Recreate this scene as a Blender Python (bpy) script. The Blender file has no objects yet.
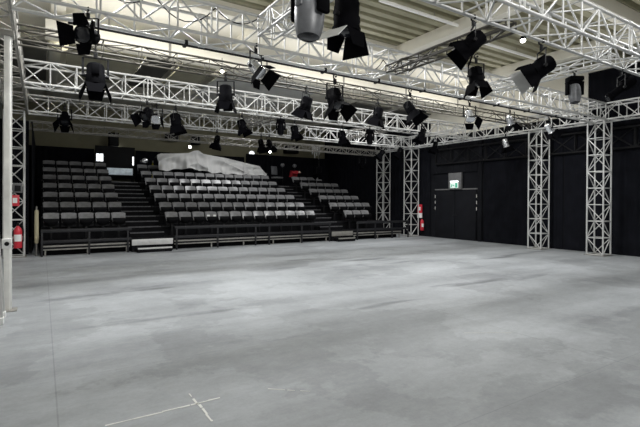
import bpy, bmesh, math, random
from mathutils import Vector, Matrix, Euler
random.seed(7)
S = bpy.context.scene
COL = S.collection
V = Vector

# ------------------------------------------------------------------ materials
def mat(name, color, rough=0.5, metal=0.0, emit=None, estr=0.0, spec=0.5, noise=None):
    m = bpy.data.materials.new(name); m.use_nodes = True
    nt = m.node_tree; b = nt.nodes['Principled BSDF']
    b.inputs['Base Color'].default_value = (*color, 1)
    b.inputs['Roughness'].default_value = rough
    b.inputs['Metallic'].default_value = metal
    b.inputs['Specular IOR Level'].default_value = spec
    if emit:
        b.inputs['Emission Color'].default_value = (*emit, 1)
        b.inputs['Emission Strength'].default_value = estr
    if noise:                       # (scale, amount) gentle tonal variation in object space
        tc = nt.nodes.new('ShaderNodeTexCoord'); n = nt.nodes.new('ShaderNodeTexNoise')
        n.inputs['Scale'].default_value = noise[0]; n.inputs['Detail'].default_value = 5
        r = nt.nodes.new('ShaderNodeValToRGB')
        a = noise[1]
        r.color_ramp.elements[0].position = .3; r.color_ramp.elements[1].position = .7
        r.color_ramp.elements[0].color = (*[c*(1-a) for c in color], 1)
        r.color_ramp.elements[1].color = (*[min(1, c*(1+a)) for c in color], 1)
        nt.links.new(tc.outputs['Object'], n.inputs['Vector'])
        nt.links.new(n.outputs['Fac'], r.inputs['Fac'])
        nt.links.new(r.outputs['Color'], b.inputs['Base Color'])
    return m

M = {
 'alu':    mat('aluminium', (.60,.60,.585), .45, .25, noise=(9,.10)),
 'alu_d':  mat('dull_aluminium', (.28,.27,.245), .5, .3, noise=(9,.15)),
 'brown':  mat('painted_steel_brown', (.055,.05,.038), .55, .1, noise=(5,.15)),
 'steel_k':mat('black_steel', (.008,.008,.009), .6, 0, spec=.2),
 'body':   mat('lamp_black', (.0022,.0022,.003), .8, 0, spec=.04, noise=(12,.2)),
 'door_k': mat('barn_door_black', (.0022,.0022,.003), .85, 0, spec=.03),
 'grey_l': mat('lamp_grey', (.17,.175,.185), .4, .2, noise=(12,.15)),
 'silver': mat('polished_metal', (.75,.76,.78), .25, .8),
 'lens':   mat('lens_glass', (.012,.013,.016), .18, 0, spec=.4),
 'cream':  mat('cream_paint', (.78,.75,.66), .6, noise=(1.5,.05)),
 'white':  mat('white_paint', (.82,.82,.80), .5, noise=(3,.05)),
 'colwhite': mat('aged_white_paint', (.84,.83,.79), .5, noise=(4,.16)),
 'olive':  mat('olive_wall', (.25,.235,.155), .8, noise=(1.2,.15)),
 'black':  mat('black_board', (.007,.0075,.0098), .8, spec=.15, noise=(2,.25)),
 'rake':   mat('black_stage_deck', (.006,.006,.007), .8, spec=.12, noise=(4,.3)),
 'nosing': mat('worn_step_edge', (.10,.10,.105), .45, noise=(15,.4)),
 'drape':  mat('black_drape', (.0065,.007,.0098), .95, spec=.1, noise=(3,.25)),
 'seat':   mat('black_vinyl', (.21,.21,.213), .32, spec=.6, noise=(7,.25)),
 'seat_s': mat('seat_shell_black', (.006,.006,.007), .7, spec=.12),
 'rail':   mat('black_rail', (.016,.016,.018), .5, 0, spec=.35),
 'lgrey':  mat('light_grey_wall', (.55,.55,.53), .7, noise=(1.5,.12)),
 'red':    mat('red_enamel', (.62,.03,.05), .35),
 'redcloth': mat('red_cloth', (.40,.02,.03), .9),
 'paper':  mat('white_paper', (.85,.85,.83), .8),
 'exit':   mat('exit_sign_green', (.05,.35,.22), .5, emit=(.1,.6,.4), estr=.3),
 'exitw':  mat('exit_sign_white', (.9,.95,.9), .5, emit=(.7,1,.88), estr=.3),
 'gpanel': mat('grey_panel', (.13,.13,.13), .6, noise=(6,.2)),
 'glow':   mat('lit_lamp', (1,1,.95), .5, emit=(1,.97,.88), estr=14),
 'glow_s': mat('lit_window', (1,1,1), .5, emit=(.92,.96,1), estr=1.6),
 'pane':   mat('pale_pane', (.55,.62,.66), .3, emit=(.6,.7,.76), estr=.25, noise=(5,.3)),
 'tube':   mat('batten_white', (.85,.85,.83), .4, emit=(1,.98,.93), estr=.08),
 'dust':   mat('white_dust_sheet', (.62,.62,.61), .75, noise=(2.5,.10)),
 'dpanel': mat('dark_panel', (.045,.043,.036), .8, noise=(2,.2)),
 'opanel': mat('olive_panel', (.30,.285,.21), .8, noise=(2,.12)),
 'yellow': mat('yellow_plastic', (.7,.6,.05), .5),
 'skin_b': mat('beige_cloth', (.6,.45,.36), .9),
 'tape':   mat('white_chipped_paint', (.80,.80,.76), .8),
 'tan':    mat('tan_canvas', (.42,.38,.25), .9),
}

def deck_material():
    m = mat('ceiling_deck', (.46,.44,.33), .6)
    nt = m.node_tree; b = nt.nodes['Principled BSDF']
    tc = nt.nodes.new('ShaderNodeTexCoord'); n = nt.nodes.new('ShaderNodeTexNoise')
    n.inputs['Scale'].default_value = .7; n.inputs['Detail'].default_value = 4
    r = nt.nodes.new('ShaderNodeValToRGB')
    r.color_ramp.elements[0].position = .35; r.color_ramp.elements[0].color = (.30,.285,.19,1)
    r.color_ramp.elements[1].position = .7; r.color_ramp.elements[1].color = (.43,.41,.30,1)
    nt.links.new(tc.outputs['Object'], n.inputs['Vector']); nt.links.new(n.outputs['Fac'], r.inputs['Fac'])
    nt.links.new(r.outputs['Color'], b.inputs['Base Color'])
    return m
M['deck'] = deck_material()

def floor_material():
    m = bpy.data.materials.new('painted_floor'); m.use_nodes = True
    nt = m.node_tree; N = nt.nodes; L = nt.links; b = N['Principled BSDF']
    tc = N.new('ShaderNodeTexCoord')
    def noise(scale, vec=(1,1,1), detail=4, rough=.55, loc=(0,0,0)):
        mp = N.new('ShaderNodeMapping'); mp.inputs['Scale'].default_value = vec; mp.inputs['Location'].default_value = loc
        n = N.new('ShaderNodeTexNoise'); n.inputs['Scale'].default_value = scale
        n.inputs['Detail'].default_value = detail; n.inputs['Roughness'].default_value = rough
        L.new(tc.outputs['Object'], mp.inputs['Vector']); L.new(mp.outputs['Vector'], n.inputs['Vector'])
        return n.outputs['Fac']
    def ramp(f, p0, c0, p1, c1):
        r = N.new('ShaderNodeValToRGB'); e = r.color_ramp.elements
        e[0].position = p0; e[0].color = (c0,c0,c0,1); e[1].position = p1; e[1].color = (c1,c1,c1,1)
        L.new(f, r.inputs['Fac']); return r.outputs['Color']
    def mul(a, c, fac=1):
        x = N.new('ShaderNodeMix'); x.data_type = 'RGBA'; x.blend_type = 'MULTIPLY'; x.inputs[0].default_value = fac
        L.new(a, x.inputs[6]); L.new(c, x.inputs[7]); return x.outputs[2]
    base = N.new('ShaderNodeRGB'); base.outputs[0].default_value = (.375,.392,.405,1)
    c = base.outputs[0]
    c = mul(c, ramp(noise(.45, (1,1,1), 3, .5), .35, .86, .62, 1.08))          # large worn patches
    c = mul(c, ramp(noise(1.0, (.16,.9,1), 4, .55, (3,1,0)), .36, .80, .54, 1.03))    # soft truss shadow bands painted into the floor colour
    c = mul(c, ramp(noise(3.2, (1,1,1), 5, .6, (7,2,0)), .3, .92, .65, 1.04))
    c = mul(c, ramp(noise(40, (1,1,1), 3, .6), .3, .95, .7, 1.04))
    c = mul(c, ramp(noise(.55, (1,1,1), 8, .62, (4.5,7.7,2)), .455, .86, .475, 1.0))       # sharp-edged repainted patches
    c = mul(c, ramp(noise(9, (1,1.6,1), 8, .7, (1,3,0)), .35, .93, .62, 1.05))
    # dark wet looking smears
    c = mul(c, ramp(noise(.8, (.28,1.3,1), 3, .5, (11,5,0)), .31, .50, .385, 1.0))
    # light scratches
    s = ramp(noise(6, (.9,5,1), 8, .75, (2,9,0)), .70, 0, .76, 1)
    x = N.new('ShaderNodeMix'); x.data_type = 'RGBA'; x.blend_type = 'ADD'
    f = N.new('ShaderNodeMath'); f.operation = 'MULTIPLY'; f.inputs[1].default_value = .12
    L.new(s, f.inputs[0]); L.new(f.outputs[0], x.inputs[0]); L.new(c, x.inputs[6]); x.inputs[7].default_value = (1,1,1,1)
    c = x.outputs[2]
    # board joints : thin darker lines every 2.4 m across, 4.8 m along
    sx = N.new('ShaderNodeSeparateXYZ'); L.new(tc.outputs['Object'], sx.inputs[0])
    def joint(sock, period, off, width):
        a = N.new('ShaderNodeMath'); a.operation = 'ADD'; a.inputs[1].default_value = off; L.new(sock, a.inputs[0])
        p = N.new('ShaderNodeMath'); p.operation = 'PINGPONG'; p.inputs[1].default_value = period/2; L.new(a.outputs[0], p.inputs[0])
        g = N.new('ShaderNodeMath'); g.operation = 'GREATER_THAN'; g.inputs[1].default_value = width; L.new(p.outputs[0], g.inputs[0])
        mx = N.new('ShaderNodeMath'); mx.operation = 'MAXIMUM'; mx.inputs[1].default_value = .80; L.new(g.outputs[0], mx.inputs[0])
        return mx.outputs[0]
    c = mul(c, joint(sx.outputs['X'], 4.8, 4.7, .006))
    c = mul(c, joint(sx.outputs['Y'], 2.4, .3, .004), .7)
    L.new(c, b.inputs['Base Color'])
    r = N.new('ShaderNodeMapRange'); r.inputs['To Min'].default_value = .42; r.inputs['To Max'].default_value = .62
    L.new(noise(1.5, (.4,1,1)), r.inputs['Value']); L.new(r.outputs[0], b.inputs['Roughness'])
    b.inputs['Specular IOR Level'].default_value = .3
    return m
M['floor'] = floor_material()

# ------------------------------------------------------------------ mesh builder
class MB:
    def __init__(s): s.bm = bmesh.new()
    def box(s, c, size, rot=None, bevel=0):
        r = bmesh.ops.create_cube(s.bm, size=1.0); vs = r['verts']
        mt = Matrix.Translation(V(c)) @ (rot.to_4x4() if rot else Matrix()) @ Matrix.Diagonal((*size,1))
        bmesh.ops.transform(s.bm, matrix=mt, verts=vs)
        if bevel:
            es = {e for v in vs for e in v.link_edges}
            bmesh.ops.bevel(s.bm, geom=list(es), offset=bevel, segments=2, affect='EDGES', profile=.5)
        return s
    def b2(s, lo, hi, bevel=0):
        lo, hi = V(lo), V(hi)
        return s.box((lo+hi)/2, hi-lo, None, bevel)
    def tube(s, p, q, r, n=8, r2=None):
        p, q = V(p), V(q); d = q-p; L = d.length
        if L < 1e-6: return s
        rot = d.to_track_quat('Z','Y').to_matrix().to_4x4()
        bmesh.ops.create_cone(s.bm, cap_ends=True, segments=n, radius1=r, radius2=r if r2 is None else r2, depth=L,
                              matrix=Matrix.Translation((p+q)/2) @ rot)
        return s
    def path(s, pts, r, n=6):
        for a, b in zip(pts, pts[1:]): s.tube(a, b, r, n)
        return s
    def bar(s, p, q, w, h):
        p, q = V(p), V(q); d = q-p
        rot = d.to_track_quat('Z','Y').to_matrix()
        return s.box((p+q)/2, (w, h, d.length), rot)
    def lathe(s, prof, n=20, axis='Z', mt=None):
        rings = []
        for (r, z) in prof:
            ring = []
            for i in range(n):
                a = 2*math.pi*i/n
                co = V((r*math.cos(a), r*math.sin(a), z))
                if axis == 'Y': co = V((co.x, co.z, co.y))
                if mt: co = mt @ co
                ring.append(s.bm.verts.new(co))
            rings.append(ring)
        for a, b in zip(rings, rings[1:]):
            for i in range(n): s.bm.faces.new((a[i], a[(i+1)%n], b[(i+1)%n], b[i]))
        s.bm.faces.new(list(reversed(rings[0]))); s.bm.faces.new(rings[-1])
        return s
    def poly(s, pts, thick, nrm=None):
        vs = [s.bm.verts.new(V(p)) for p in pts]
        f = s.bm.faces.new(vs); f.normal_update()
        n = V(nrm) if nrm else f.normal.copy()
        r = bmesh.ops.extrude_face_region(s.bm, geom=[f])
        bmesh.ops.translate(s.bm, vec=n*thick, verts=[v for v in r['geom'] if isinstance(v, bmesh.types.BMVert)])
        return s
    def grid(s, f, nu, nv):
        g = [[s.bm.verts.new(V(f(i/nu, j/nv))) for j in range(nv+1)] for i in range(nu+1)]
        for i in range(nu):
            for j in range(nv): s.bm.faces.new((g[i][j], g[i+1][j], g[i+1][j+1], g[i][j+1]))
        return s
    def mesh(s, name, m, smooth=True):
        bmesh.ops.recalc_face_normals(s.bm, faces=s.bm.faces)
        me = bpy.data.meshes.new(name); s.bm.to_mesh(me); s.bm.free()
        me.materials.append(M[m])
        if smooth:
            me.polygons.foreach_set('use_smooth', [True]*len(me.polygons))
            me.set_sharp_from_angle(angle=math.radians(38))
        return me
    def build(s, name, m, parent=None, smooth=True, loc=None):
        return obj(name, s.mesh(name, m, smooth), parent, loc)

def obj(name, me, parent=None, loc=None, rot=None):
    o = bpy.data.objects.new(name, me); COL.objects.link(o)
    if parent: o.parent = parent
    if loc is not None: o.location = loc
    if rot is not None: o.rotation_euler = rot
    return o
def tag(o, label, cat, group=None, kind=None):
    o['label'] = label; o['category'] = cat
    if group: o['group'] = group
    if kind: o['kind'] = kind
    return o
def thing(name, label, cat, loc=(0,0,0), rotz=0, group=None):
    o = bpy.data.objects.new(name, None); COL.objects.link(o)
    o.empty_display_size = .1; o.location = loc; o.rotation_euler = (0,0,rotz)
    return tag(o, label, cat, group)
def struct(o): o['kind'] = 'structure'; return o
def copy_tree(o, parent=None):
    c = o.copy(); COL.objects.link(c)
    if parent: c.parent = parent
    for ch in list(o.children): copy_tree(ch, c)
    return c
ORD = ['first','second','third','fourth','fifth','sixth','seventh','eighth','ninth','tenth','eleventh','twelfth','thirteenth']

# ------------------------------------------------------------------ the setting
HC = 6.0                 # underside of the ceiling deck
XR, XL, YB = 14.95, -1.45, 23.0
struct(MB().b2((-4,-4,-.1), (XR+.2,YB+.2,0)).build('floor', 'floor'))
struct(MB().b2((XR,1.0,0), (XR+.15,YB,HC)).build('wall_right', 'black'))
struct(MB().b2((XL-.15,4.0,0), (XL,YB,HC)).build('wall_left', 'lgrey'))
struct(MB().b2((XL,YB,0), (XR,YB+.15,HC)).build('wall_back', 'olive'))

# trapezoid ribbed ceiling deck, ribs running along X
mb = MB(); pts = []; y = -4.0; p = .33
while y < YB:
    pts += [(y,HC), (y+.17,HC), (y+.19,HC+.12), (y+.31,HC+.12)]; y += p
lo = [mb.bm.verts.new((-4,a,b)) for a,b in pts]; hi = [mb.bm.verts.new((XR+.2,a,b)) for a,b in pts]
for i in range(len(pts)-1): mb.bm.faces.new((lo[i],hi[i],hi[i+1],lo[i+1]))
struct(mb.build('ceiling', 'deck', smooth=False))

# cream ceiling beams
for i, X in enumerate((.15, 4.3, 8.45, 12.6)):
    struct(MB().b2((X,-4,HC-.30), (X+.28,YB,HC), .01).build('beam_lengthwise', 'cream'))
for i, Y in enumerate((4.6, 9.3, 14.0, 18.7)):
    struct(MB().b2((-4,Y,HC-.29), (XR,Y+.28,HC-.005), .01).build('beam_crosswise', 'cream'))

struct(MB().b2((-4,9.57,5.88),(XR,YB,5.93)).build('ceiling_lining','cream'))
# flat ceiling panels hung beyond the crosswise beam
def cpanel(x0, x1, y0, y1, z, m, label, tilt=0):
    o = MB().box((0,0,0), (x1-x0, y1-y0, .05), None, .008).build('ceiling_panel', m, None, loc=((x0+x1)/2,(y0+y1)/2,z))
    o.rotation_euler = (tilt,0,0)
    return tag(o, label, 'ceiling panel', 'flat panels under the ceiling deck')
cpanel(-.9,.1, 12.3,16.2,5.35,'dpanel','dark brown ceiling panel above the left lattice tower')
cpanel(.55,2.3,12.3,15.6,5.4,'opanel','olive ceiling panel left of the darker one, above the left seats')
cpanel(2.35,3.1,12.3,15.6,5.4,'dpanel','narrow dark panel between two olive ceiling panels')
cpanel(3.3,4.25,12.3,15.6,5.4,'opanel','short olive ceiling panel beside the narrow dark one')
cpanel(4.7,8.3,12.6,16.6,5.5,'lgrey','wide pale grey ceiling panel above the middle seats')
cpanel(9.0,10.6,11.9,12.9,4.95,'dpanel','black flat panel hung above the right aisle, left one of two',)
cpanel(11.0,12.6,11.9,12.9,4.95,'dpanel','black flat panel hung nearest the right wall lattice beam',)

# white duct-like crossbeam under the ceiling
t = thing('duct', 'long cream square duct running across the hall under the ceiling', 'duct', (0,11.0,5.1))
MB().b2((.05,0,0), (14.3,.34,.36), .02).build('duct_body','cream',t)
for X in (2.6,5.2,7.8,10.4,13.0): MB().b2((X,-.012,-.012), (X+.06,.352,.372), .004).build('seam_band','alu_d',t)
for X in (1.3,6.5,11.7): MB().tube((X,.17,.36),(X,.17,.87),.012).build('hanger_rod','alu_d',t)

# ceiling conduits (white pipes / battens)
def batten(X0, X1, Y, z, label):
    t = thing('ceiling_batten', label, 'light batten', (X0,Y,z), 0, 'white battens under the ceiling deck')
    MB().b2((0,-.03,0),(X1-X0,.03,.06),.008).build('batten_body','tube',t)
    n = max(2,int((X1-X0)/1.5)+1)
    for i in range(n):
        x = .1+(X1-X0-.2)*i/(n-1)
        MB().tube((x,0,.06),(x,0,HC-z),.008,6).build('hanger_rod','alu_d',t)
batten(6.0,9.3,7.15,5.82,'white batten crossing the ribbed ceiling left of the pale beam')
batten(9.9,12.9,7.55,5.82,'white batten crossing the ribbed ceiling near the right wall')

# ------------------------------------------------------------------ lattice trusses
CAT_T = 'truss'
def lattice(name, label, org, axis, L, w, h, bay=.495, m='alu', r=.025, rb=.014, detail=2, group=None, cat='truss', rungs4=False, caps=True, phase=0):
    """box truss: l along the axis, a across, b up (for axis Z: a=X, b=Y)."""
    root = thing(name, label, cat, org, 0, group)
    if axis == 'X': P = lambda l,a,b: V((l,a,b))
    elif axis == 'Y': P = lambda l,a,b: V((a,l,b))
    else: P = lambda l,a,b: V((a,b,l))
    n = max(1, round(L/bay)); bay = L/n
    ch = MB().tube(P(0,0,0), P(L,0,0), r, 10).mesh('chord', m)
    for a in (0,w):
        for b in (0,h): obj('chord', ch, root, P(0,a,b))
    # vertical members and diagonals of the two b-faces
    st = MB().tube(P(0,0,0), P(0,0,h), rb, 7).mesh('strut', m)
    d1 = MB().tube(P(0,0,0), P(bay,0,h), rb, 7).mesh('brace', m)
    d2 = MB().tube(P(0,0,h), P(bay,0,0), rb, 7).mesh('brace', m)
    dbl = 5
    if detail == 2:
        for k,a in enumerate((0,w)):
            for i in range(n+1): obj('strut', st, root, P(i*bay,a,0))
            for i in range(n): obj('brace', d1 if (i+k+phase)%2 == 0 else d2, root, P(i*bay,a,0))
    else:
        for k,a in enumerate((0,w)):
            q = MB()
            for i in range(n+1): q.tube(P(i*bay,a,0),P(i*bay,a,h),rb,6)
            for i in range(n):
                A,B = (0,h) if (i+k)%2 == 0 else (h,0)
                q.tube(P(i*bay,a,A),P(i*bay+bay,a,B),rb,6)
            q.build('lacing', m, root)
    # the two w-faces
    if rungs4:
        st2 = MB().tube(P(0,0,0), P(0,w,0), rb, 7).mesh('rung', m)
        e1 = MB().tube(P(0,0,0), P(bay,w,0), rb, 7).mesh('brace', m)
        e2 = MB().tube(P(0,w,0), P(bay,0,0), rb, 7).mesh('brace', m)
        for k,b in enumerate((0,h)):
            for i in range(n+1): obj('rung', st2, root, P(i*bay,0,b))
            for i in range(n): obj('brace', e1 if (i+k+phase)%2 == 0 else e2, root, P(i*bay,0,b))
    else:
        for k,b in enumerate((0,h)):
            q = MB()
            for i in range(n):
                A,B = (0,w) if (i+k)%2 == 0 else (w,0)
                q.tube(P(i*bay,A,b),P(i*bay+bay,B,b),rb,6)
            for i in range(0,n+1,2): q.tube(P(i*bay,0,b),P(i*bay,w,b),rb,6)
            q.build('lacing', m, root)
    # coupling sleeves where segments bolt together (every fifth bay) 
    if detail == 2 and axis != 'Z':
        cp = MB().tube(P(-.05,0,0), P(.05,0,0), r*1.35, 10).mesh('coupler', m)
        s2 = MB().tube(P(.09,0,0), P(.09,0,h), rb*1.1, 7).mesh('strut', m)
        for i in range(5, n, 6):
            for a in (0,w):
                for b in (0,h): obj('coupler', cp, root, P(i*bay,a,b))
                obj('strut', s2, root, P(i*bay,a,0))
    return root

ZB, ZH = 4.07, .47
LX0, LX1 = -.35, 14.1
lattice('lattice_truss','nearest bright aluminium box truss crossing the top right corner, lamps under it', (LX0,3.35,ZB),'X',LX1-LX0,.50,ZH, group='cross trusses')
lattice('lattice_truss','long aluminium box truss from top left down to the nearest right tower', (LX0,6.42,ZB),'X',LX1-LX0,.50,ZH, group='cross trusses', phase=1)
lattice('lattice_truss','white aluminium box truss with X bracing, upper of two starting at the left tower', (LX0,11.1,ZB),'X',LX1-LX0,.50,ZH, group='cross trusses')
lattice('lattice_truss','white aluminium box truss ending on the right rear corner tower, lower of the two', (LX0,14.65,ZB),'X',LX1-LX0,.50,ZH-.02, group='cross trusses', phase=1)
lattice('light_lattice_truss','slim brownish lattice truss below the cream duct, between two white trusses', (LX0,8.5,4.16),'X',LX1-LX0,.30,.24,bay=.62,m='brown',r=.020,rb=.009,detail=1, group='cross trusses')
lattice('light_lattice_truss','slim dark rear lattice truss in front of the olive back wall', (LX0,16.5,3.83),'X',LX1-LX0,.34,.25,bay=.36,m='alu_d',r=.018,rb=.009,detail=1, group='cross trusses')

lattice('lattice_truss','aluminium box truss along the right wall, resting on the right towers', (14.1,1.6,ZB),'Y',15.4,.50,ZH, group='lengthwise trusses')
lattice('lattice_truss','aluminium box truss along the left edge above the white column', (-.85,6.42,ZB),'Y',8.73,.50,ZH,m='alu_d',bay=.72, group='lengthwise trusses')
lattice('short_lattice_truss','short aluminium truss bridging the two front trusses at the left lamps', (2.9,3.85,4.22),'Y',2.57,.28,.30,bay=.4,m='alu',r=.02,rb=.011, group='bridging trusses')
lattice('short_lattice_truss','short truss bridging the two front trusses beneath the pale ceiling beam', (5.56,3.85,4.07),'Y',2.57,.24,.13,bay=.4,m='brown',r=.02,rb=.011, group='bridging trusses')
lattice('short_lattice_truss','short truss bridging the front trusses above the grey moving head at right', (8.55,3.85,4.12),'Y',2.57,.28,.17,bay=.4,m='alu',r=.02,rb=.011, group='bridging trusses')
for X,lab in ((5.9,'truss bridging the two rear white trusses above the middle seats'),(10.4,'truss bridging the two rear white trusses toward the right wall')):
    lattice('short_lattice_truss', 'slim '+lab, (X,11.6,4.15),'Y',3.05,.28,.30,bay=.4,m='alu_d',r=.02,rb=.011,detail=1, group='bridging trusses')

def tower(x, y, label, h=ZB-.06, z0=.03):
    r = lattice('lattice_tower', label, (x,y,z0),'Z',h-z0+.03,.46,.46,bay=.475,cat='tower',rungs4=True,r=.024,rb=.0135, group='truss towers')
    MB().b2((-.06,-.06,-.03),(.52,.52,-.018)).build('base_plate','alu_d',r)
    return r
tower(14.07,6.45,'aluminium lattice tower nearest the right edge, standing before black wall')
tower(14.16,8.42,'aluminium lattice tower second from the right edge, left of the nearest one')
tower(14.24,14.64,'rear aluminium lattice tower with red extinguisher beside it, right of the railing')
tower(14.16,16.52,'furthest aluminium lattice tower rising behind the black seating railing')
tower(-.88,14.62,'aluminium lattice tower at the left edge with a red extinguisher')

# black pipe slung under the long front truss
t = thing('lighting_pipe','black lighting pipe slung under the long front truss','pipe',(0,7.02,4.06))
MB().tube((.3,0,0),(13.6,0,0),.019,10).build('pipe_body','steel_k',t)
for X in [.6+i*1.3 for i in range(10)]: MB().b2((X-.025,-.13,-.035),(X+.025,.03,.045),.005).build('pipe_clamp','steel_k',t)

# dark steel girder against the right wall
r_ = lattice('wall_girder','black steel lattice girder fixed along the right wall',(14.80,2.5,3.25),'Y',11.2,.10,.62,bay=.85,m='steel_k',r=.035,rb=.022,detail=1,cat='girder')

# ------------------------------------------------------------------ left column and neighbours
t = thing('column', 'aged white square column at the left edge of the floor', 'column', (-.50,7.72,0))
MB().b2((.04,-.055,0),(.115,.055,4.03),.008).build('shaft','colwhite',t)
MB().b2((.115,-.012,.02),(.135,.012,4.03)).build('flange','white',t)
MB().b2((-.08,-.13,0),(.20,.10,.015),.004).build('base_plate','alu_d',t)
MB().b2((-.02,-.11,3.93),(.16,.11,4.0),.006).build('clamp_plate','alu_d',t)
t = thing('ladder', 'aluminium ladder foot leaning at the left edge of the picture', 'ladder', (-.47,6.9,0))
for y_ in (0,.36): MB().bar((.02,y_,0),(-.17,y_,3.2),.035,.075).build('stile','alu',t)
for i in range(10): 
    f=(i+.7)*.3/3.2; MB().tube((.02-.19*f,0,3.2*f),(-.17*f+.02-.02*f,.36,3.2*f),.016,8).build('rung','alu',t)
for y_ in (0,.36): MB().b2((-.01,y_-.05,0),(.06,y_+.05,.09),.01).build('foot','white',t)

def extinguisher(loc, label, s=1.0):
    t = thing('fire_extinguisher', label, 'fire extinguisher', loc, 0, 'red fire extinguishers')
    t.scale = (s,s,s)
    MB().lathe([(.075,0),(.085,.015),(.085,.40),(.075,.45),(.035,.50),(.03,.52)],20).build('cylinder','red',t)
    MB().lathe([(.03,.52),(.03,.56),(.02,.58)],12).build('valve','steel_k',t)
    MB().b2((-.015,-.11,.575),(.015,.03,.60),.004).build('handle','steel_k',t)
    MB().path([(.03,0,.55),(.09,-.02,.53),(.11,-.03,.40),(.105,-.03,.15)],.012,8).build('hose','steel_k',t)
    MB().grid(lambda u,v:(.0865*math.cos(-2.6+2.0*u),.0865*math.sin(-2.6+2.0*u),.16+.16*v),8,2).build('label_patch','paper',t)
extinguisher((-.55,14.42,.28),'red fire extinguisher at the foot of the left lattice tower',1.15)
extinguisher((14.80,14.50,.27),'red fire extinguisher on the wall beside the rear right tower',1.0)
t = thing('sign','small red and white safety sign above the right extinguisher','sign',(14.74,14.62,.85))
MB().b2((0,-.16,.22),(.03,.12,.62)).build('sign_plate','red',t)
MB().b2((-.004,-.16,.0),(.03,.12,.22)).build('white_plate','paper',t)
MB().b2((-.006,-.08,.34),(0,.04,.50)).build('pictogram','paper',t)
t = thing('sign','small red fire safety sign hung in the left tower','sign',(-.62,14.47,1.42))
MB().b2((-.10,0,0),(.10,.02,.30),.004).build('sign_plate','red',t)
MB().b2((-.05,-.006,.08),(.05,.0,.22)).build('pictogram','paper',t)
MB().b2((-.05,.02,.1),(.05,.13,.16)).build('bracket','alu_d',t)
t = thing('control_box','dark electrical box strapped inside the left lattice tower','electrical box',(-.56,14.47,1.78))
MB().b2((-.11,0,0),(.11,.13,.26),.01).build('housing','gpanel',t)
MB().b2((-.07,-.01,.04),(.07,.0,.20),.004).build('cover','steel_k',t)
t = thing('rolled_canvas','pale tan roll standing beside the left seats','roll',(-.13,14.86,0))
MB().lathe([(.045,.35),(.055,.5),(.05,1.25),(.04,1.3)],12).build('roll','tan',t)
MB().tube((0,0,0),(0,0,1.4),.02).build('stick','alu_d',t)
t = thing('socket_box','white power socket box on the column base','socket box',(-.46,7.65,.9))
MB().b2((-.02,-.05,0),(.10,.015,.14),.008).build('housing','white',t)
MB().lathe([(.03,0),(.03,.012)],12,'Y',Matrix.Translation((.04,-.062,.07))).build('socket','steel_k',t)

# ------------------------------------------------------------------ right wall: drapes, door, exit sign
def drape(y0, y1, z1, x, label, amp=.035, z0=.015, axis='Y', m='drape', fold=.24, grp='black drapes on the right wall'):
    L = y1-y0; n = max(10,int(L/fold*6)); sd = random.random()*9
    def f(u,v):
        yy = u*L; a = amp*(.55+.45*math.sin(yy*1.7+sd))*math.sin(yy*2*math.pi/fold+.7*math.sin(yy*2.3+sd))*(1-.35*v)
        return (-abs(amp)+a, yy, v*(z1-z0)) if axis == 'Y' else (yy, -abs(amp)+a, v*(z1-z0))
    t = thing('drape', label, 'drape', (x,y0,z0) if axis == 'Y' else (y0,x,z0), 0, grp)
    MB().grid(f,n,6).build('cloth', m, t)
    a,b = ((0,0,z1-z0),(0,L,z1-z0)) if axis == 'Y' else ((0,0,z1-z0),(L,0,z1-z0))
    MB().tube(V(a)+V((-.03,0,0) if axis=='Y' else (0,-.03,0)),V(b)+V((-.03,0,0) if axis=='Y' else (0,-.03,0)),.02).build('curtain_rail','steel_k',t)
drape(7.35,8.05,4.45,XR-.02,'narrow black wall drape seen through the second right tower',.02)
drape(1.5,4.95,5.75,XR-.02,'black wall drape nearest the camera, at the right picture edge',.02)
drape(5.0,7.3,5.75,XR-.02,'black wall drape behind the two nearest right towers',.02)
drape(8.1,11.25,4.45,XR-.02,'black wall drape between the door and the second tower',.02)
drape(14.1,17.9,5.2,XR-.02,'black wall drape behind the rear right towers',.03)
drape(17.95,22.9,5.2,XR-.02,'black wall drape beside the far right seats',.04)
MB().b2((XR-.10,11.32,0),(XR,11.5,4.45),.01).build('trim_1','black')['kind']='structure'
MB().b2((XR-.06,11.5,2.85),(XR,14.0,4.45)).build('wall_panel','black')['kind']='structure'
for i in range(8):
    MB().b2((XR-.075,11.55+.31*i,2.86),(XR-.06,11.56+.31*i,4.45)).build('trim_%d'%(2+i),'steel_k')['kind']='structure'
MB().b2((XR-.04,7.32,4.47),(XR,14.4,5.98)).build('wall_upper','cream')['kind']='structure'
MB().b2((XR-.06,1.0,5.78),(XR,7.3,5.99)).build('trim_11','cream')['kind']='structure'
t = bpy.data.objects.new('door_1',None); COL.objects.link(t); t.location=(XR-.03,11.6,0); t['kind']='structure'
MB().b2((-.05,0,.01),(0,1.065,2.10),.006).build('door_leaf','black',t)
MB().b2((-.05,1.085,.01),(0,2.15,2.10),.006).build('door_leaf','black',t)
MB().b2((-.04,-.06,2.11),(0,2.2,2.16)).build('door_frame','gpanel',t)
for y_,n_ in ((-.035,3),(2.175,3)):
    for i in range(n_): MB().b2((-.055,y_-.012,1.25+.26*i),(-.04,y_+.012,1.38+.26*i)).build('hinge','lgrey',t)
MB().b2((-.07,.95,1.0),(-.05,1.2,1.04),.004).build('push_bar','steel_k',t)
t = thing('exit_sign','grey box with lit green and white exit sign above the black door','exit sign',(XR-.06,12.62,2.13))
MB().b2((-.10,-.34,0),(0,.34,.70),.01).build('housing','gpanel',t)
MB().b2((-.13,-.20,.30),(-.10,.22,.36),.005).build('lamp_strip','glow_s',t)
s_ = MB().b2((-.13,-.20,.05),(-.10,.22,.29),.004).build('sign_face','exitw',t)
q = MB()   # running figure, doorway and arrow in green
x0=-.134
def qd(pts): q.poly([(x0,a,b) for a,b in pts], .003, (1,0,0))
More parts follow.
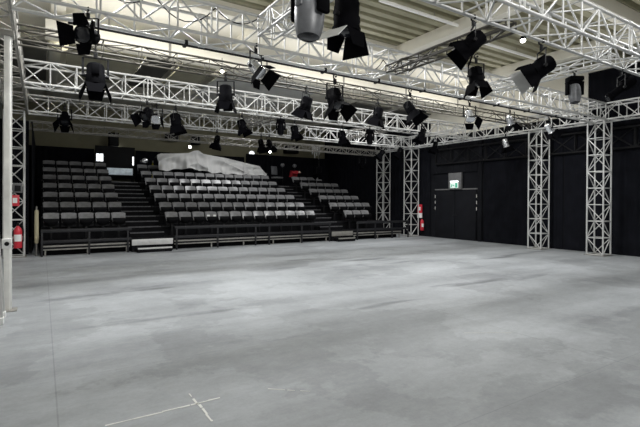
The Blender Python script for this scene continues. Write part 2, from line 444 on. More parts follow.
qd([(-.17,.07),(-.17,.27),(-.06,.27),(-.06,.07)]); qd([(-.02,.155),(-.02,.185),(.05,.185),(.05,.215),(.09,.17),(.05,.125),(.05,.155)])
qd([(.135,.20),(.135,.235),(.17,.235),(.17,.20)]); qd([(.12,.13),(.12,.195),(.16,.195),(.165,.13)]); qd([(.10,.075),(.12,.13),(.145,.13),(.125,.07)]); qd([(.15,.13),(.17,.13),(.20,.08),(.185,.07)])
q.build('pictogram','exit',t,smooth=False)

# ------------------------------------------------------------------ back wall: drapes, booth, boxes
drape(-1.3,2.0,3.9,YB-.6,'black rear drape behind the left seats',.04,axis='X',grp='black drapes at the back')
drape(3.75,9.3,3.95,YB-.6,'black rear drape behind the dust sheet and middle seats',.04,axis='X',grp='black drapes at the back')
drape(9.4,14.8,4.15,YB-.6,'black rear drape behind the right seats',.04,axis='X',grp='black drapes at the back')
drape(15.25,22.3,3.85,-.22,'black side drape closing the left end of the seats',.03,grp='black drapes at the back')
drape(-1.42,-.32,3.85,15.2,'narrow black drape beside the left tower',.03,axis='X',grp='black drapes at the back')
t = bpy.data.objects.new('door_2',None); COL.objects.link(t); t.location=(2.05,YB-.55,2.6); t['kind']='structure'
MB().b2((0,0,0),(1.7,.05,1.5)).build('door_leaf','steel_k',t)
t = thing('lit_window','small brightly lit window in the dark rear wall at left','window',(2.03,YB-.95,3.32))
MB().b2((0,0,0),(.34,.05,.40),.005).build('frame','steel_k',t)
MB().b2((.03,-.01,.03),(.31,.0,.37)).build('pane','glow_s',t)
MB().b2((.16,-.02,.03),(.18,-.01,.37)).build('glazing_bar','steel_k',t)
t = thing('pale_panel','pale blue-grey panel standing at the top of the left aisle','panel',(2.42,21.3,2.72))
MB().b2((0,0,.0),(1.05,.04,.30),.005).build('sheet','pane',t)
for X in (.05,1.0): MB().b2((X-.02,.045,-.36),(X+.02,.08,.30)).build('support_post','steel_k',t)
t = thing('bright_slit','slim vertical bright slit by the dark rear doorway','lamp',(3.55,21.7,3.2))
MB().b2((-.03,-.03,0),(.03,.03,.40),.01).build('tube','glow_s',t)  # bright slit shaped as a glowing bar
MB().b2((-.03,.03,-.85),(.03,.06,.40)).build('back_bar','steel_k',t)

def wallbox(x, z, w, h, label, y=YB, name='loudspeaker', cat='loudspeaker', grp='black boxes on the olive back wall'):
    t = thing(name, label, cat, (x,y,z), 0, grp)
    MB().b2((-w/2,-.45,0),(w/2,-.08,h),.015).build('cabinet','body',t)
    MB().b2((-w/2+.03,-.465,.03),(w/2-.03,-.45,h-.03),.004).build('grille','steel_k',t)
    MB().b2((-.06,-.08,h*.3),(.06,0,h*.7)).build('wall_bracket','steel_k',t)
wallbox(2.85,4.15,.42,.62,'black loudspeaker above the white plate on the rear wall')
wallbox(5.55,4.60,.62,.36,'black box left of the first small lit lamp on rear wall')
wallbox(6.75,4.50,.42,.40,'black box right of the first small lit lamp on rear wall')
wallbox(11.0,4.40,.75,.42,'black loudspeaker right of the rear spot lamp')
wallbox(12.4,4.40,.85,.44,'rightmost black loudspeaker on the rear wall by the hanging pale cloth')
t = thing('wall_plate','white plate under the left rear loudspeaker','plate',(3.0,YB-.03,3.98))
MB().b2((-.16,-.10,0),(.20,-.02,.14),.004).build('plate_face','glow_s',t); MB().b2((-.05,-.02,.03),(.05,.03,.1)).build('wall_mount','steel_k',t)  # plate is no lamp; its brightness is put in as emission
def rearlamp(x,z,label,r=.10,m='glow'):
    t = thing('rear_lamp', label, 'lamp', (x,YB-.5,z), 0, 'small lit lamps on the rear wall')
    MB().lathe([(r*.6,.22),(r,.14),(r*1.05,0)],16,'Y').build('housing','body',t)
    MB().lathe([(r*.92,-.004),(r*.7,-.03),(.01,-.04)],16,'Y').build('bulb',m,t)
    MB().bar((0,.2,0),(0,.5,.1),.03,.03).build('arm','steel_k',t)
rearlamp(6.39,4.33,'small lit lamp on the rear wall above the dust sheet',.08)
rearlamp(10.92,4.37,'small lit lamp on the rear wall right of the glowing wall light',.08)
t = thing('wall_light','round glowing wall light above the right end of the dust sheet','wall light',(10.0,YB-.06,4.24))
MB().lathe([(.19,.05),(.19,0)],20,'Y').build('back_plate','lgrey',t); MB().lathe([(.16,0),(.14,-.05),(.08,-.09),(.01,-.10)],20,'Y').build('diffuser','glow_s',t)
t = thing('hanging_cloth','pale ragged strip of cloth hanging above the right rear seats','cloth',(13.15,YB-1.4,4.1))
for X,w_,h_ in ((0,.16,.55),(.17,.10,.75),(.30,.13,.62),(.46,.10,.82)):
    MB().grid(lambda u,v,X=X,w_=w_,h_=h_:(X+w_*u*(1-.3*v)+.02*math.sin(6*v),.03*math.sin(9*u+5*v),.75-h_*v),4,8).build('strip','paper',t)
MB().tube((-.1,0,.76),(.65,0,.76),.015).build('rod','steel_k',t)

# ------------------------------------------------------------------ raked seating
Y0, RD, RR, F0 = 15.40, .87, .33, .38       # first backrest line, row depth, rise, first floor
BL = [(-.03,2.36),(3.50,9.62),(10.83,13.4)]
AI = [(2.36,3.50),(9.62,10.83)]
st = thing('seating_stand','black tiered stand carrying all the seat rows','seating stand',(0,Y0,0))
for k in range(7):
    ya = -.65+RD*k
    MB().b2((-.03,ya,0 if k==0 else F0+RR*(k-1)-.05),(13.45,ya+(RD if k<6 else 1.9),F0+RR*k)).build('tier','rake',st)
    for (a,b) in BL: MB().b2((a,ya-.006,F0+RR*k-.035),(b,ya+.02,F0+RR*k+.003)).build('tier_edge','rail',st)
for ai,(a,b) in enumerate(AI):
    t = thing('aisle_stairs', ['black aisle stairs with worn edges between the left and middle seats','dark aisle stairs between the middle and right seats'][ai],'stairs',(a,Y0,0),0,'aisle stairs')
    for k in range(6):
        ya=-.65+RD*(k+1)-.44; z=F0+RR*k+RR/2
        stp=MB().b2((.04,ya,F0+RR*k),(b-a-.04,ya+.44,z)).build('step','rake',t)
        MB().b2((.04,ya-.012,z-.03),(b-a-.04,ya+.035,z+.004)).build('nosing','nosing',stp)
        ya=-.65+RD*(k+1)
        MB().b2((.04,ya-.012,F0+RR*(k+1)-.03),(b-a-.04,ya+.035,F0+RR*(k+1)+.005)).build('nosing','nosing',t)
    MB().b2((.04,-.66,F0-.03),(b-a-.04,-.615,F0+.005)).build('nosing','nosing',t)

# front walkway with aluminium edge
def walkway(x0,x1,label):
    t = thing('front_walkway', label, 'walkway', (x0,14.48,0), 0, 'low walkways before the front row')
    L=x1-x0
    MB().b2((0,.02,.24),(L,.26,.30)).build('deck','rake',t)
    MB().b2((0,0,.255),(L,.02,.30),.004).build('edge_profile','alu_d',t)
    MB().b2((0,.0,.165),(L,.02,.20),.004).build('edge_profile','alu_d',t)
    MB().b2((0,.014,.20),(L,.02,.255)).build('edge_groove','steel_k',t)
    n=max(2,round(L/1.2)+1)
    for i in range(n): 
        x=.08+(L-.16)*i/(n-1); MB().b2((x-.02,.04,0),(x+.02,.08,.24)).build('leg','alu_d',t)
walkway(0,2.28,'low aluminium-edged walkway under the left seat railing')
walkway(3.62,9.62,'long low aluminium-edged walkway under the middle seat railing')
walkway(10.85,13.5,'low dark walkway under the right seat railing')
def entry(x0,x1,label,m):
    t = thing('entry_step', label, 'step', (x0,14.0,0), 0, 'entry steps of the aisles')
    MB().b2((0,.42,0),(x1-x0,.74,.40),.006).build('upper_step','rake',t)
    MB().b2((.0,.405,.20),(x1-x0,.42,.385),.003).build('front_plate',m,t)
    MB().b2((.12,.10,0),(x1-x0-.10,.42,.14),.006).build('lower_step','rake',t)
    MB().b2((.12,.085,.10),(x1-x0-.10,.13,.145),.003).build('nosing',m,t)
entry(2.33,3.56,'bright metal-faced entry steps at the foot of the left aisle','alu')
entry(9.72,10.76,'dull metal-faced entry steps at the foot of the right aisle','alu_d')

def railing(x0,x1,posts,label,z=.76):
    t = thing('guard_railing', label, 'railing', (x0,14.42,0), 0, 'black guard railings before the front row')
    L=x1-x0
    MB().b2((0,-.03,z-.09),(L,.03,z),.008).build('top_rail','rail',t)
    MB().b2((0,-.02,.37),(L,.02,.45),.006).build('middle_rail','rail',t)
    for x in posts: MB().b2((x-x0-.025,-.025,0),(x-x0+.025,.025,z-.05),.004).build('post','rail',t)
railing(-.03,2.32,(.0,1.17,2.22),'black railing in front of the left seat block')
railing(3.62,9.68,(3.68,5.05,6.45,6.98,8.35,9.62),'long black railing in front of the middle seat block')
railing(10.95,13.9,(11.0,11.95,12.9,13.85),'black railing in front of the right seat block, below the rear tower')

# seat: pad, backrest, shell, bracket
def seat_meshes():
    def slab(fn,th,name,m,nu=8,nv=8):
        mb=MB(); mb.grid(lambda u,v:fn(u,v,0),nu,nv); mb.grid(lambda u,v:fn(u,v,th),nu,nv)
        mb.bm.verts.ensure_lookup_table(); n1=(nu+1)*(nv+1)
        idx=lambda g,i,j: mb.bm.verts[g*n1+i*(nv+1)+j]
        rim=[(i,0) for i in range(nu)]+[(nu,j) for j in range(nv)]+[(i,nv) for i in range(nu,0,-1)]+[(0,j) for j in range(nv,0,-1)]
        for (p,q_) in zip(rim,rim[1:]+rim[:1]): mb.bm.faces.new((idx(0,*p),idx(0,*q_),idx(1,*q_),idx(1,*p)))
        return mb.mesh(name,m)
    def bk(u,v,th):                    # reclined, slightly bowed backrest with soft upper corners
        x=2*u-1; w=.425*(1-.10*(1-v))
        z=.52+.30*v-.022*abs(x)**5*v
        return (w*x/2, -.03+.15*v+.02*v*v-.035*(x*x)+th-.01*(v>.99)*0, z)
    def pd(u,v,th):                    # tipped-up seat pad, rounded at its lower edge
        x=2*u-1; w=.40*(1-.24*(1-v)**2)
        z=.43+.22*v+.05*(1-v)*abs(x)**3
        return (w*x/2, -.11-.07*v-.035*math.sin(math.pi*v)+.03*x*x+th, z)
    B=slab(bk,.05,'backrest','seat'); Sx=slab(pd,.07,'seat','seat_s')
    Br=MB().b2((-.03,-.06,.0),(.03,.02,.44),.005).b2((-.08,-.10,0),(.08,.06,.012)).b2((-.20,-.05,.40),(.20,.0,.44)).bar((-.19,-.03,.42),(-.19,.06,.62),.02,.012).bar((.19,-.03,.42),(.19,.06,.62),.02,.012).mesh('bracket','steel_k')
    return B,Sx,Br
SB,SS,SBr = seat_meshes()
proto = thing('theatre_seat','','seat',(0,0,0))
obj('backrest',SB,proto); obj('seat',SS,proto); obj('bracket',SBr,proto)
ROWN = ['front','second','third','fourth','fifth','sixth','rearmost']
first=[True]
def put_seat(x,k,label,group,rz):
    t = proto if first[0] else copy_tree(proto)
    first[0]=False
    t.location=(x,Y0+RD*k,F0+RR*k); t.rotation_euler=(0,0,rz)
    t['label']=label; t['group']=group
NB=['left','middle','right']
PW=.465
counts={0:[5]*7, 1:[13]*6+[2], 2:[3,5,5,5,5,4,0]}
for bi in range(3):
    for k in range(7):
        n=counts[bi][k]; x0=BL[bi][0]+.03+PW/2
        if bi==2 and k==0: x0=11.05+PW/2
        for i in range(n):
            lab='black vinyl seat, %s from the left in the %s row of the %s block'%(ORD[i],ROWN[k],NB[bi])
            put_seat(x0+PW*i+(0 if bi!=2 else 0),k,lab,'%s row seats of the %s block'%(ROWN[k],NB[bi]),random.uniform(-.015,.015))

# dust sheet over the rear middle seats
prof=[(4.35,3.62),(4.5,3.70),(4.85,3.72),(5.3,3.75),(5.75,3.80),(6.0,3.92),(6.2,3.95),(6.45,3.80),(7.0,3.73),(7.6,3.66),(8.2,3.55),(8.9,3.42),(9.35,3.36),(9.62,3.05)]
def top(x):
    for (a,za),(b,zb) in zip(prof,prof[1:]):
        if a<=x<=b: return za+(zb-za)*(x-a)/(b-a)
    return prof[0][1] if x<prof[0][0] else prof[-1][1]
def sheet(u,v):
    x=4.35+5.3*u; zt=top(x)
    zb=2.90-.10*max(0,u-.5)+.16*math.sin(math.pi*min(1,u/.5))**2+.03*math.sin(x*9)
    fold=.11*math.sin(x*3.6+2.2*math.sin(x*1.1))+.10*(1-2*abs(math.sin(x*4.6+1.1*math.sin(2*x)+.8*v)))+.03*math.sin(x*23+6*v)
    d_=abs(x-6.1); swag=.13*(1-2*abs(math.sin(d_*1.5-v*4.2)))+.06*math.sin(d_*4+v*9)
    if v<.3:
        s=v/.3; y=21.2-.75*s; z=zt-.10*(1-s)**2-.05*math.sin(math.pi*s)*abs(math.sin(x*2.1))
    else:
        s=(v-.3)/.7; y=20.45-.30*s-(fold*s+swag*math.sin(math.pi*s)); z=zt+(zb-zt)*s
    return (x,y,z)
o=MB().grid(sheet,200,40).build('dust_sheet','dust'); tag(o,'large white dust sheet draped over the equipment behind the middle seats','dust sheet')
t=thing('covered_table','long dark table beneath the white dust sheet behind the middle seats','table',(4.6,20.55,2.36))
MB().b2((0,.05,.50),(4.6,.6,.56)).build('tabletop','steel_k',t)
for X in (.1,2.3,4.5):
    for Y_ in (.1,.55): MB().b2((X-.02,Y_-.02,0),(X+.02,Y_+.02,.5)).build('leg','steel_k',t)

# clutter at the back
t=thing('follow_spot','silver and black follow spot lamp behind the rear seats','lamp',(3.95,21.25,2.36))
MB().lathe([(.10,-.22),(.13,-.2),(.13,.16),(.08,.22)],16,'Y',Matrix.Translation((0,0,1.02))).build('housing','silver',t)
for a in (0,2.1,4.2): MB().tube((0,0,.8),(.28*math.cos(a),.28*math.sin(a),0),.015).build('leg','steel_k',t)
MB().path([(-.16,0,1.02),(-.16,0,.82),(.16,0,.82),(.16,0,1.02)],.014).build('yoke','steel_k',t)
MB().tube((0,0,.78),(0,0,.84),.03).build('collar','steel_k',t)
t=thing('yellow_bottle','small yellow bottle standing left of the dust sheet','bottle',(4.28,21.05,2.36)); t.scale=(1.3,1.3,2.6)
MB().lathe([(.05,0),(.055,.02),(.055,.26),(.03,.33),(.02,.34),(.02,.37)],14).build('bottle_body','yellow',t); MB().lathe([(.024,.37),(.024,.40)],12).build('cap','paper',t)
# office chair on the right aisle's top
t=thing('office_chair','grey-backed office chair at the top of the right aisle','office chair',(10.55,20.9,2.36),.3)
MB().box((0,.2,.86),(.42,.06,.46),Matrix.Rotation(-.12,3,'X'),.03).build('backrest','grey_l',t)
MB().box((0,-.03,.47),(.46,.46,.08),None,.03).build('seat','seat',t)
MB().tube((0,0,.08),(0,0,.44),.03).build('pedestal','steel_k',t)
MB().bar((0,.2,.45),(0,.23,.7),.05,.02).build('back_bar','steel_k',t)
for k in range(5):
    a=k*1.2566; l=MB().bar((0,0,.09),(.28*math.cos(a),.28*math.sin(a),.06),.03,.03).build('leg','steel_k',t)
    MB().lathe([(.03,-.015),(.03,.015)],10,'Y',Matrix.Translation((.28*math.cos(a),.28*math.sin(a),.03))).build('caster','steel_k',l)
t=thing('red_jacket','red jacket lying over a rear right seat','jacket',(11.45,20.55,2.86))
MB().grid(lambda u,v:(-.24+.48*u,.05+.30*(v-.5)+.03*math.sin(11*u),.42-.55*(v-.5)**2*1.6+.02*math.sin(9*u+4*v)-.16*v),14,10).build('cloth','redcloth',t)
MB().grid(lambda u,v:(.16+.16*u,-.16+.16*v,.25+.10*math.sin(math.pi*u)*math.sin(math.pi*v)),8,8).build('lining','skin_b',t)
for i,X in enumerate((11.05,11.80)):
    t=thing('floor_lamp_head',['left one of two small grey lamp heads at the rear right','right one of two small grey lamp heads at the rear right'][i],'lamp',(X,21.2,2.36),0,'small grey lamp heads')
    MB().lathe([(.05,-.08),(.10,-.05),(.11,.06),(.09,.08)],14,'Y',Matrix.Translation((0,0,1.18))).build('housing','grey_l',t)
    MB().tube((0,0,0.02),(0,0,1.08),.015).build('stand','steel_k',t); MB().lathe([(.14,0),(.14,.02)],16).build('base','steel_k',t)
# papers on the front row
for i,X in enumerate((5.02,5.24)):
    t=MB().box((0,0,0),(.10,.012,.20),Matrix.Rotation(-.15,3,'X')).build('paper_sheet','paper',loc=(X,Y0-.09,F0+.61))
    tag(t,['white paper propped on a front row seat, left of two','white paper propped on a front row seat, right of two'][i],'paper','white papers on the front row')

# ------------------------------------------------------------------ stage lamps
CA=math.radians(32.44)
RGT=V((math.cos(CA),-math.sin(CA),0)); FWD=V((math.sin(CA),math.cos(CA),0)); UP=V((0,0,1))
def lamp_meshes():
    d={}
    # fresnel: housing along -Y local (aim = -Y), pivot at origin
    d['fh']=MB().lathe([(.06,.22),(.12,.20),(.14,.16),(.14,.02),(.155,.0),(.155,-.12),(.17,-.125),(.17,-.16),(.145,-.165)],20,'Y').b2((-.06,-.02,.13),(.06,.16,.17),.01).mesh('housing','body')
    d['fl']=MB().lathe([(.14,-.166),(.12,-.19),(.06,-.205),(.01,-.21)],20,'Y').mesh('lens','lens')
    def door(w1,w2,l): return [(-w1/2,0,0),(w1/2,0,0),(w2/2,0,l),(-w2/2,0,l)]
    d['bd']=MB().poly(door(.30,.42,.26),.006,(0,1,0)).mesh('barn_door','door_k',False)
    d['bs']=MB().poly(door(.30,.20,.20),.006,(0,1,0)).mesh('barn_door','door_k',False)
    d['bp']=MB().poly(door(.30,.42,.26),.006,(0,1,0)).mesh('barn_door','alu',False)
    d['yk']=MB().bar((-.19,0,0),(-.19,0,.30),.035,.008).bar((.19,0,0),(.19,0,.30),.035,.008).bar((-.19,0,.30),(.19,0,.30),.035,.008).tube((-.21,0,0),(-.15,0,0),.03,10).tube((.21,0,0),(.15,0,0),.03,10).mesh('yoke','steel_k')
    d['cl']=MB().b2((-.03,-.02,0),(.03,.02,.10),.005).path([(0,0,.10),(0,.045,.13),(0,.05,.17),(0,.02,.20),(0,-.04,.19)],.014,8).tube((0,-.05,.14),(0,-.02,.14),.018,8).mesh('clamp','steel_k')
    # profile spot
    d['ph']=MB().lathe([(.05,.34),(.11,.32),(.125,.26),(.125,.06),(.10,.04),(.085,.0),(.085,-.26),(.10,-.27),(.10,-.36),(.085,-.365)],18,'Y').b2((-.09,.08,.10),(.09,.24,.15),.01).b2((-.105,-.05,-.02),(.105,.02,.02),.005).mesh('housing','body')
    d['pl']=MB().lathe([(.082,-.366),(.06,-.385),(.01,-.39)],16,'Y').mesh('lens','lens')
    # moving head: base, arms, head
    d['mb']=MB().b2((-.19,-.15,-.13),(.19,.15,0),.03).b2((-.10,-.16,-.10),(.10,-.15,-.03),.004).mesh('base','body')
    d['ma']=MB().b2((-.225,-.08,-.50),(-.165,.08,-.14),.025).b2((.165,-.08,-.50),(.225,.08,-.14),.025).b2((-.225,-.09,-.19),(.225,.09,-.13),.02).mesh('yoke','body')
    d['mh']=MB().lathe([(.05,.26),(.12,.24),(.15,.16),(.16,.0),(.15,-.14),(.13,-.22),(.12,-.25)],20,'Y').b2((-.05,.02,.13),(.05,.20,.17),.015).mesh('head','grey_l')
    d['mhb']=MB().lathe([(.05,.26),(.12,.24),(.15,.16),(.16,.0),(.15,-.14),(.13,-.22),(.12,-.25)],20,'Y').b2((-.05,.02,.13),(.05,.20,.17),.015).mesh('head','body')
    d['ml']=MB().lathe([(.115,-.251),(.08,-.275),(.01,-.28)],18,'Y').mesh('lens','lens')
    # par can
    d['pc']=MB().lathe([(.05,.20),(.10,.17),(.12,.08),(.125,-.14),(.14,-.15),(.14,-.17)],18,'Y').mesh('housing','body')
    d['ps']=MB().lathe([(.05,.20),(.10,.17),(.12,.08),(.125,-.14),(.14,-.15),(.14,-.17)],18,'Y').mesh('housing','silver')
    d['pcl']=MB().lathe([(.115,-.16),(.08,-.14),(.01,-.13)],18,'Y').mesh('lens','lens')
    return d
LM=lamp_meshes()
def aimrot(a):     # rotation taking local -Y to direction a (camera frame right, up, forward) with local Z up
    d=(RGT*a[0]+UP*a[1]+FWD*a[2]).normalized()
    yax=-d; z=UP-yax*UP.dot(yax)
    if z.length<1e-3: z=FWD.copy()
    z.normalize(); x=yax.cross(z)
    return Matrix((x,yax,z)).transposed()
def fix(kind, x, y, z, aim, label, s=1.0, drop=.0, doors=(35,35,35,35), body=None, pale=None):
    """clamp hooked on a chord at (x,y,z)"""
    names={'fresnel':('fresnel_lamp','stage lamp'),'profile':('profile_spotlight','stage lamp'),'moving':('moving_head_light','moving head light'),'par':('par_can','stage lamp')}
    t=thing(names[kind][0],label,names[kind][1],(x,y,z),0,'stage lamps hung from the trusses')
    s*=.74; drop/=s
    t.scale=(s,s,s)
    R=aimrot(aim); hz=V((R.col[1].x,R.col[1].y,0)); yaw=math.atan2(-R.col[0].y*-1,R.col[0].x) if R.col[0].xy.length>1e-3 else 0
    yaw=math.atan2(R.col[0].y,R.col[0].x)
    obj('clamp',LM['cl'],t,(0,0,-.17-drop))
    if drop>0: MB().tube((0,0,-.16-drop),(0,0,0),.018,8).build('drop_pipe','steel_k',t)
    if kind=='moving':
        obj('base',LM['mb'],t,(0,0,-.17-drop),(0,0,yaw)); obj('yoke',LM['ma'],t,(0,0,-.17-drop),(0,0,yaw))
        h=obj('head',LM['mh' if body=='grey' else 'mhb'],t,(0,0,-.17-drop-.45)); h.rotation_euler=R.to_euler(); obj('lens',LM['ml'],h); return t
    obj('yoke',LM['yk'],t,(0,0,-.47-drop),(0,0,yaw))
    hk={'fresnel':'fh','profile':'ph','par':'ps' if body=='silver' else 'pc'}[kind]; lk={'fresnel':'fl','profile':'pl','par':'pcl'}[kind]
    h=obj('housing',LM[hk],t,(0,0,-.47-drop)); h.rotation_euler=R.to_euler(); obj('lens',LM[lk],h)
    if kind in('fresnel','par') and doors:
        off=.165 if kind=='fresnel' else .17
        for k,ang in enumerate(doors):     # top,right,bottom,left
            if ang is None: continue
            m=LM['bd'] if k in(1,3) else LM['bs']
            if kind=='par' and k in (0,2): m=LM['bs']
            roll=Matrix.Rotation(k*math.pi/2,3,'Y')
            # hinge at rim, leaf extends along -Y opening outward
            hinge=roll@V((0,-off,.15)); e=roll@Matrix.Rotation(math.radians(90-ang),3,'X')
            m=LM['bp'] if k==pale else m
            b=obj('barn_door',m,h,hinge); b.rotation_euler=e.to_euler()
    return t
# on the long front truss (front chord y=6.42, rear chord y=6.92), near truss rear chord y=3.85
Z=ZB
fix('fresnel',.50,6.42,Z,(-.05,-.25,-1),'black lamp with wide open side barn doors, facing the camera at top left',.98,doors=(75,40,75,40))
fix('fresnel',.78,8.5,4.22,(.05,-1,-.1),'bulky black lamp pointing down, hung right below the top left lamp',1.38,doors=(25,20,25,20))
fix('par',2.86,6.42,Z,(.55,-.65,-.3),'silver-bodied lamp with black doors near the top centre-left',1.05,doors=(40,35,40,35),body='silver')
fix('fresnel',3.13,8.5,4.16,(.0,-1,.10),'black lamp hanging straight down beside a small lit bulb',1.2,doors=(20,14,20,14))
fix('fresnel',5.02,8.5,4.16,(-.35,-1,.2),'black lamp tilted left with flared door, above the dust sheet centre',1.1,doors=(30,25,30,35))
fix('moving',2.16,3.6,Z+.02,(-.05,-1,-.05),'long grey moving head cut by the top edge, centre',1.25,drop=.12,body='grey')
fix('fresnel',2.78,3.85,Z,(-.05,-1,.05),'large black lamp cut by the top edge with one pale barn door',1.25,drop=.05,doors=(14,50,14,8),pale=1)
fix('fresnel',4.72,6.92,Z-.07,(.25,-.9,-.4),'black lamp with round side door under the long front truss, centre',1.3,doors=(30,35,25,25))
fix('par',6.68,6.92,Z-.07,(.45,-.8,-.3),'small black lamp under the long front truss, right of the centre one',1.15,doors=(35,35,35,35))
fix('fresnel',7.12,8.5,4.16,(-.25,-1,.15),'black lamp with pale skirt hung on the slim brown truss, centre right',1.05,doors=(25,20,25,35))
fix('fresnel',4.86,3.85,Z,(-.75,-.65,.1),'big black lamp aimed left at upper right with open doors',1.0,doors=(35,30,35,30))
fix('fresnel',5.05,3.95,Z-.45,(.05,-1,-.2),'dark lamp hanging below the big upper right one',.85,doors=(20,15,20,15))
fix('fresnel',6.45,3.85,Z,(-.85,-.55,.1),'black lamp slanting down left with a long dark flap, upper right',1.2,doors=(20,20,40,20),pale=3)
fix('moving',8.60,4.47,4.12,(0,-1,-.12),'dark moving head hanging near the right truss corner',.95,body='grey')
fix('profile',9.02,3.85,Z,(-.80,-.62,.15),'slim black spotlight slanting down left against the black wall',1.05,body='silver')
fix('par',8.62,6.92,Z-.05,(.0,-.8,-.6),'silver-topped lamp under the front truss left of the towers',1.05,body='silver',doors=(30,25,30,25))
fix('par',10.2,6.92,Z-.05,(.35,-.9,.2),'small lamp with silver edge above the second right tower',.9,body='silver',doors=(30,25,30,25))
fix('par',12.0,6.92,Z-.05,(.6,-.7,.1),'small lamp beside the nearest right tower top',1.0,doors=(30,25,30,25),body='silver')
# rear trusses
fix('fresnel',.55,14.65,Z+.30,(.2,-.8,-.5),'black lamp on the lower white truss at far left',1.25,doors=(35,25,35,25))
fix('fresnel',2.12,11.1,Z-.05,(-.2,-.6,-.7),'wide black double lamp under the upper white truss at left, left of two',1.05,doors=(40,30,40,30))
fix('par',2.45,11.6,Z-.02,(.1,-.5,-.8),'black lamp right next to the wide double lamp, under the white truss',1.05,body='silver',doors=(35,30,35,30))
fix('fresnel',2.92,11.6,Z,(.25,-1,0),'black lamp with two pointed doors hung left of the dust sheet',1.15,doors=(20,15,20,15))
fix('fresnel',4.75,11.6,Z,(.35,-.9,-.1),'silver and black lamp with side door above the dust sheet',1.0,doors=(30,35,30,25))
fix('moving',5.85,11.35,Z,(0,-1,-.1),'oval dark moving head above the right end of the dust sheet',.85)
fix('fresnel',6.45,11.6,Z,(.3,-.9,-.1),'dark lamp with doors right of the oval moving head',1.0,doors=(30,35,30,25))
fix('par',5.09,14.65,Z,(-.2,-1,0),'small dark lamp under the lower white truss above the dust sheet peak, left of three',1.1,doors=(30,20,30,20))
fix('par',6.75,14.65,Z,(.2,-1,0),'small dark lamp under the lower white truss, second of three',1.1,doors=(30,20,30,20))
fix('par',7.08,14.65,Z,(.3,-1,-.2),'small dark lamp under the lower white truss, close right of the second of three',1.0,doors=(30,20,30,20))
fix('fresnel',8.2,11.6,Z,(.25,-.9,-.1),'dark lamp with doors left of the tall narrow moving head, centre right',1.05,doors=(30,35,30,25))
fix('moving',9.15,11.35,Z,(0,-1,-.1),'tall narrow dark moving head hung near the rear tower',.9)
fix('fresnel',12.7,14.9,Z,(-.6,-.7,-.1),'dark lamp aimed left between the two rear right towers',1.0,doors=(30,25,30,30))
fix('fresnel',13.55,14.65,Z+.15,(-.5,-.8,0),'black cluster lamp on top of the rear right corner tower',1.1,doors=(30,25,30,30))
fix('fresnel',11.3,11.1,Z+.3,(-.3,-.9,-.1),'black lamp on the upper white truss, before the right wall truss',1.1,doors=(25,20,25,35))
fix('par',12.5,11.6,Z,(-.3,-1,0),'small lamp under the upper white truss end at right',1.0,doors=(30,25,30,25))
fix('par',13.9,9.6,Z,(.3,-.9,0),'small pale-edged lamp under the right wall truss by the second tower',1.1,body='silver',doors=(30,25,30,25))
fix('par',13.0,16.67,3.83,(0,-1,0),'small dark lamp at the right end of the rear slim truss',1.1,doors=(30,20,30,20))
fix('par',12.0,19.0,4.6,(-.3,-.8,-.3),'small grey lamp hanging in the dark above the far right seats',1.2,drop=1.1,doors=(30,20,30,20))

# small lit work lamps
def worklamp(x,y,z,label,top):
    t=thing('work_lamp',label,'work lamp',(x,y,z),0,'small lit work lamps'); t.scale=(.62,.62,.62)
    MB().lathe([(.03,.10),(.06,.08),(.07,.02)],14).build('shade','body',t)
    MB().lathe([(.01,-.055),(.045,-.04),(.06,-.005),(.055,.02)],14).build('bulb','glow',t)
    MB().tube((0,0,.10),(0,0,(top-z)/.62),.008,6).build('cord','steel_k',t)
worklamp(2.98,8.30,4.14,'small lit bulb glowing by the slim brown truss, centre left',4.4)
worklamp(6.02,3.88,4.0,'small lit bulb under the nearest truss at upper right',4.07)

# cables draped along the trusses
def cable(pts,label):
    mb=MB()
    for (a,b,sag) in pts:
        prev=None
        for i in range(9):
            u=i/8; p_=V(a).lerp(V(b),u); p_.z-=sag*4*u*(1-u)
            if prev: mb.tube(prev,p_,.009,6)
            prev=p_
    tag(mb.build('cable','steel_k'),label,'cable','black cables slung along the trusses')
cable([((.6,6.44,4.50),(1.3,6.44,4.50),.22),((1.3,6.44,4.5),(2.2,6.44,4.5),.30),((2.2,6.44,4.5),(2.9,6.44,4.5),.15)],'black cable looping inside the long front truss at top left')
cable([((5.3,6.9,4.5),(5.9,6.9,4.5),.25),((5.9,6.9,4.5),(6.8,6.9,4.5),.2)],'black cable looping inside the long front truss at top centre')
cable([((9.5,11.5,4.1),(11.0,11.5,4.1),.10),((11.0,11.5,4.1),(12.6,11.5,4.1),.12)],'black cable along the upper white truss near the right wall')

# ------------------------------------------------------------------ marks on the floor
def mark(p, q, w, label, seed):
    random.seed(seed); p,q=V(p),V(q); d=q-p; n=d.normalized(); s=V((-n.y,n.x,0))
    mb=MB(); L=d.length; u=0
    while u<L:
        l=random.uniform(.04,.14); k=random.uniform(.45,1)*w
        a=p+n*u; b=p+n*min(L,u+l); j=random.uniform(-.006,.006)
        mb.poly([a+s*(j-k/2),b+s*(j-k/2*random.uniform(.6,1)),b+s*(j+k/2*random.uniform(.6,1)),a+s*(j+k/2)],.002,(0,0,1))
        u+=l+(random.uniform(.0,.05) if random.random()<.45 else 0)
    tag(mb.build('floor_mark','tape',smooth=False),label,'floor mark','white worn marks on the floor')
mark((.38,3.42,.001),(1.22,3.41,.001),.022,'longer white worn line of the cross on the floor',3)
mark((1.03,3.62,.001),(1.045,3.08,.001),.024,'shorter white worn line crossing the longer one on the floor',4)
mark((1.62,3.36,.001),(1.9,3.13,.001),.010,'faint thin scratch right of the white cross',5)
mark((4.35,3.55,.001),(4.85,3.25,.001),.008,'faint thin scratch in the middle of the floor',6)

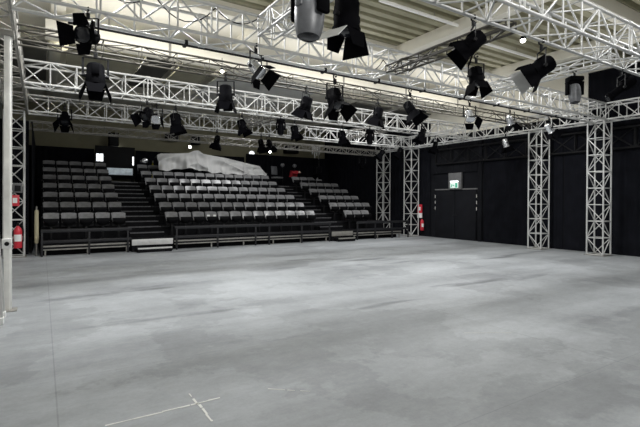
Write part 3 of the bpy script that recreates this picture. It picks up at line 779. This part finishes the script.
# ------------------------------------------------------------------ lights
def area(name, loc, sx, sy, power, color=(1,.98,.94), rot=(0,0,0)):
    l=bpy.data.lights.new(name,'AREA'); l.shape='RECTANGLE'; l.size=sx; l.size_y=sy; l.energy=power; l.color=color
    o=bpy.data.objects.new(name,l); COL.objects.link(o); o.location=loc; o.rotation_euler=rot; return o
for i,(x,y,e) in enumerate(((1.2,8.0,230),(5.5,8.0,230),(10.0,8.0,240),(1.5,13.2,180),(6.4,13.2,210),(11.2,13.2,150),(6.4,2.0,90),(1.0,2.0,40),(11.0,3.0,120),(7.2,17.2,120))):
    area('hall_light_%d'%(i+1),(x,y,5.6),2.0,.3,e,color=(.98,.99,1))
for i,(x,y,e) in enumerate(((2.0,10.2,34),(7.0,10.2,28),(12.0,10.2,32),(7.0,5.0,8),(11.5,5.0,12),(2.0,4.8,18))):
    area('ceiling_fill_%d'%(i+1),(x,y,4.62),3.6,1.0,e,rot=(math.pi,0,0))  # added upward fill to brighten the ceiling, no real fitting
area('front_fill_1',(2.5,-2.0,4.6),2.5,1.0,170,rot=(math.radians(88),0,math.radians(-15)))  # added fill behind the camera, brightens the surfaces facing it
w=bpy.data.worlds.new('world'); S.world=w; w.use_nodes=True
w.node_tree.nodes['Background'].inputs[0].default_value=(.9,.95,1,1); w.node_tree.nodes['Background'].inputs[1].default_value=.08

# ------------------------------------------------------------------ camera
cam=bpy.data.cameras.new('camera'); co=bpy.data.objects.new('camera',cam); COL.objects.link(co); S.camera=co
cam.sensor_width=36; cam.lens=437.4/640*36; cam.shift_y=-10.07/640; cam.clip_end=200
P_,R_=math.radians(.316),math.radians(.308)
fw=FWD*math.cos(P_)-UP*math.sin(P_); up0=UP*math.cos(P_)+FWD*math.sin(P_)
right=RGT*math.cos(R_)+up0*math.sin(R_); up=up0*math.cos(R_)-RGT*math.sin(R_)
m=Matrix((right,up,-fw)).transposed().to_4x4(); m.translation=V((0,0,1.6)); co.matrix_world=m
S.view_settings.view_transform='Standard'
S.view_settings.exposure=0.0
S.cycles.max_bounces=8
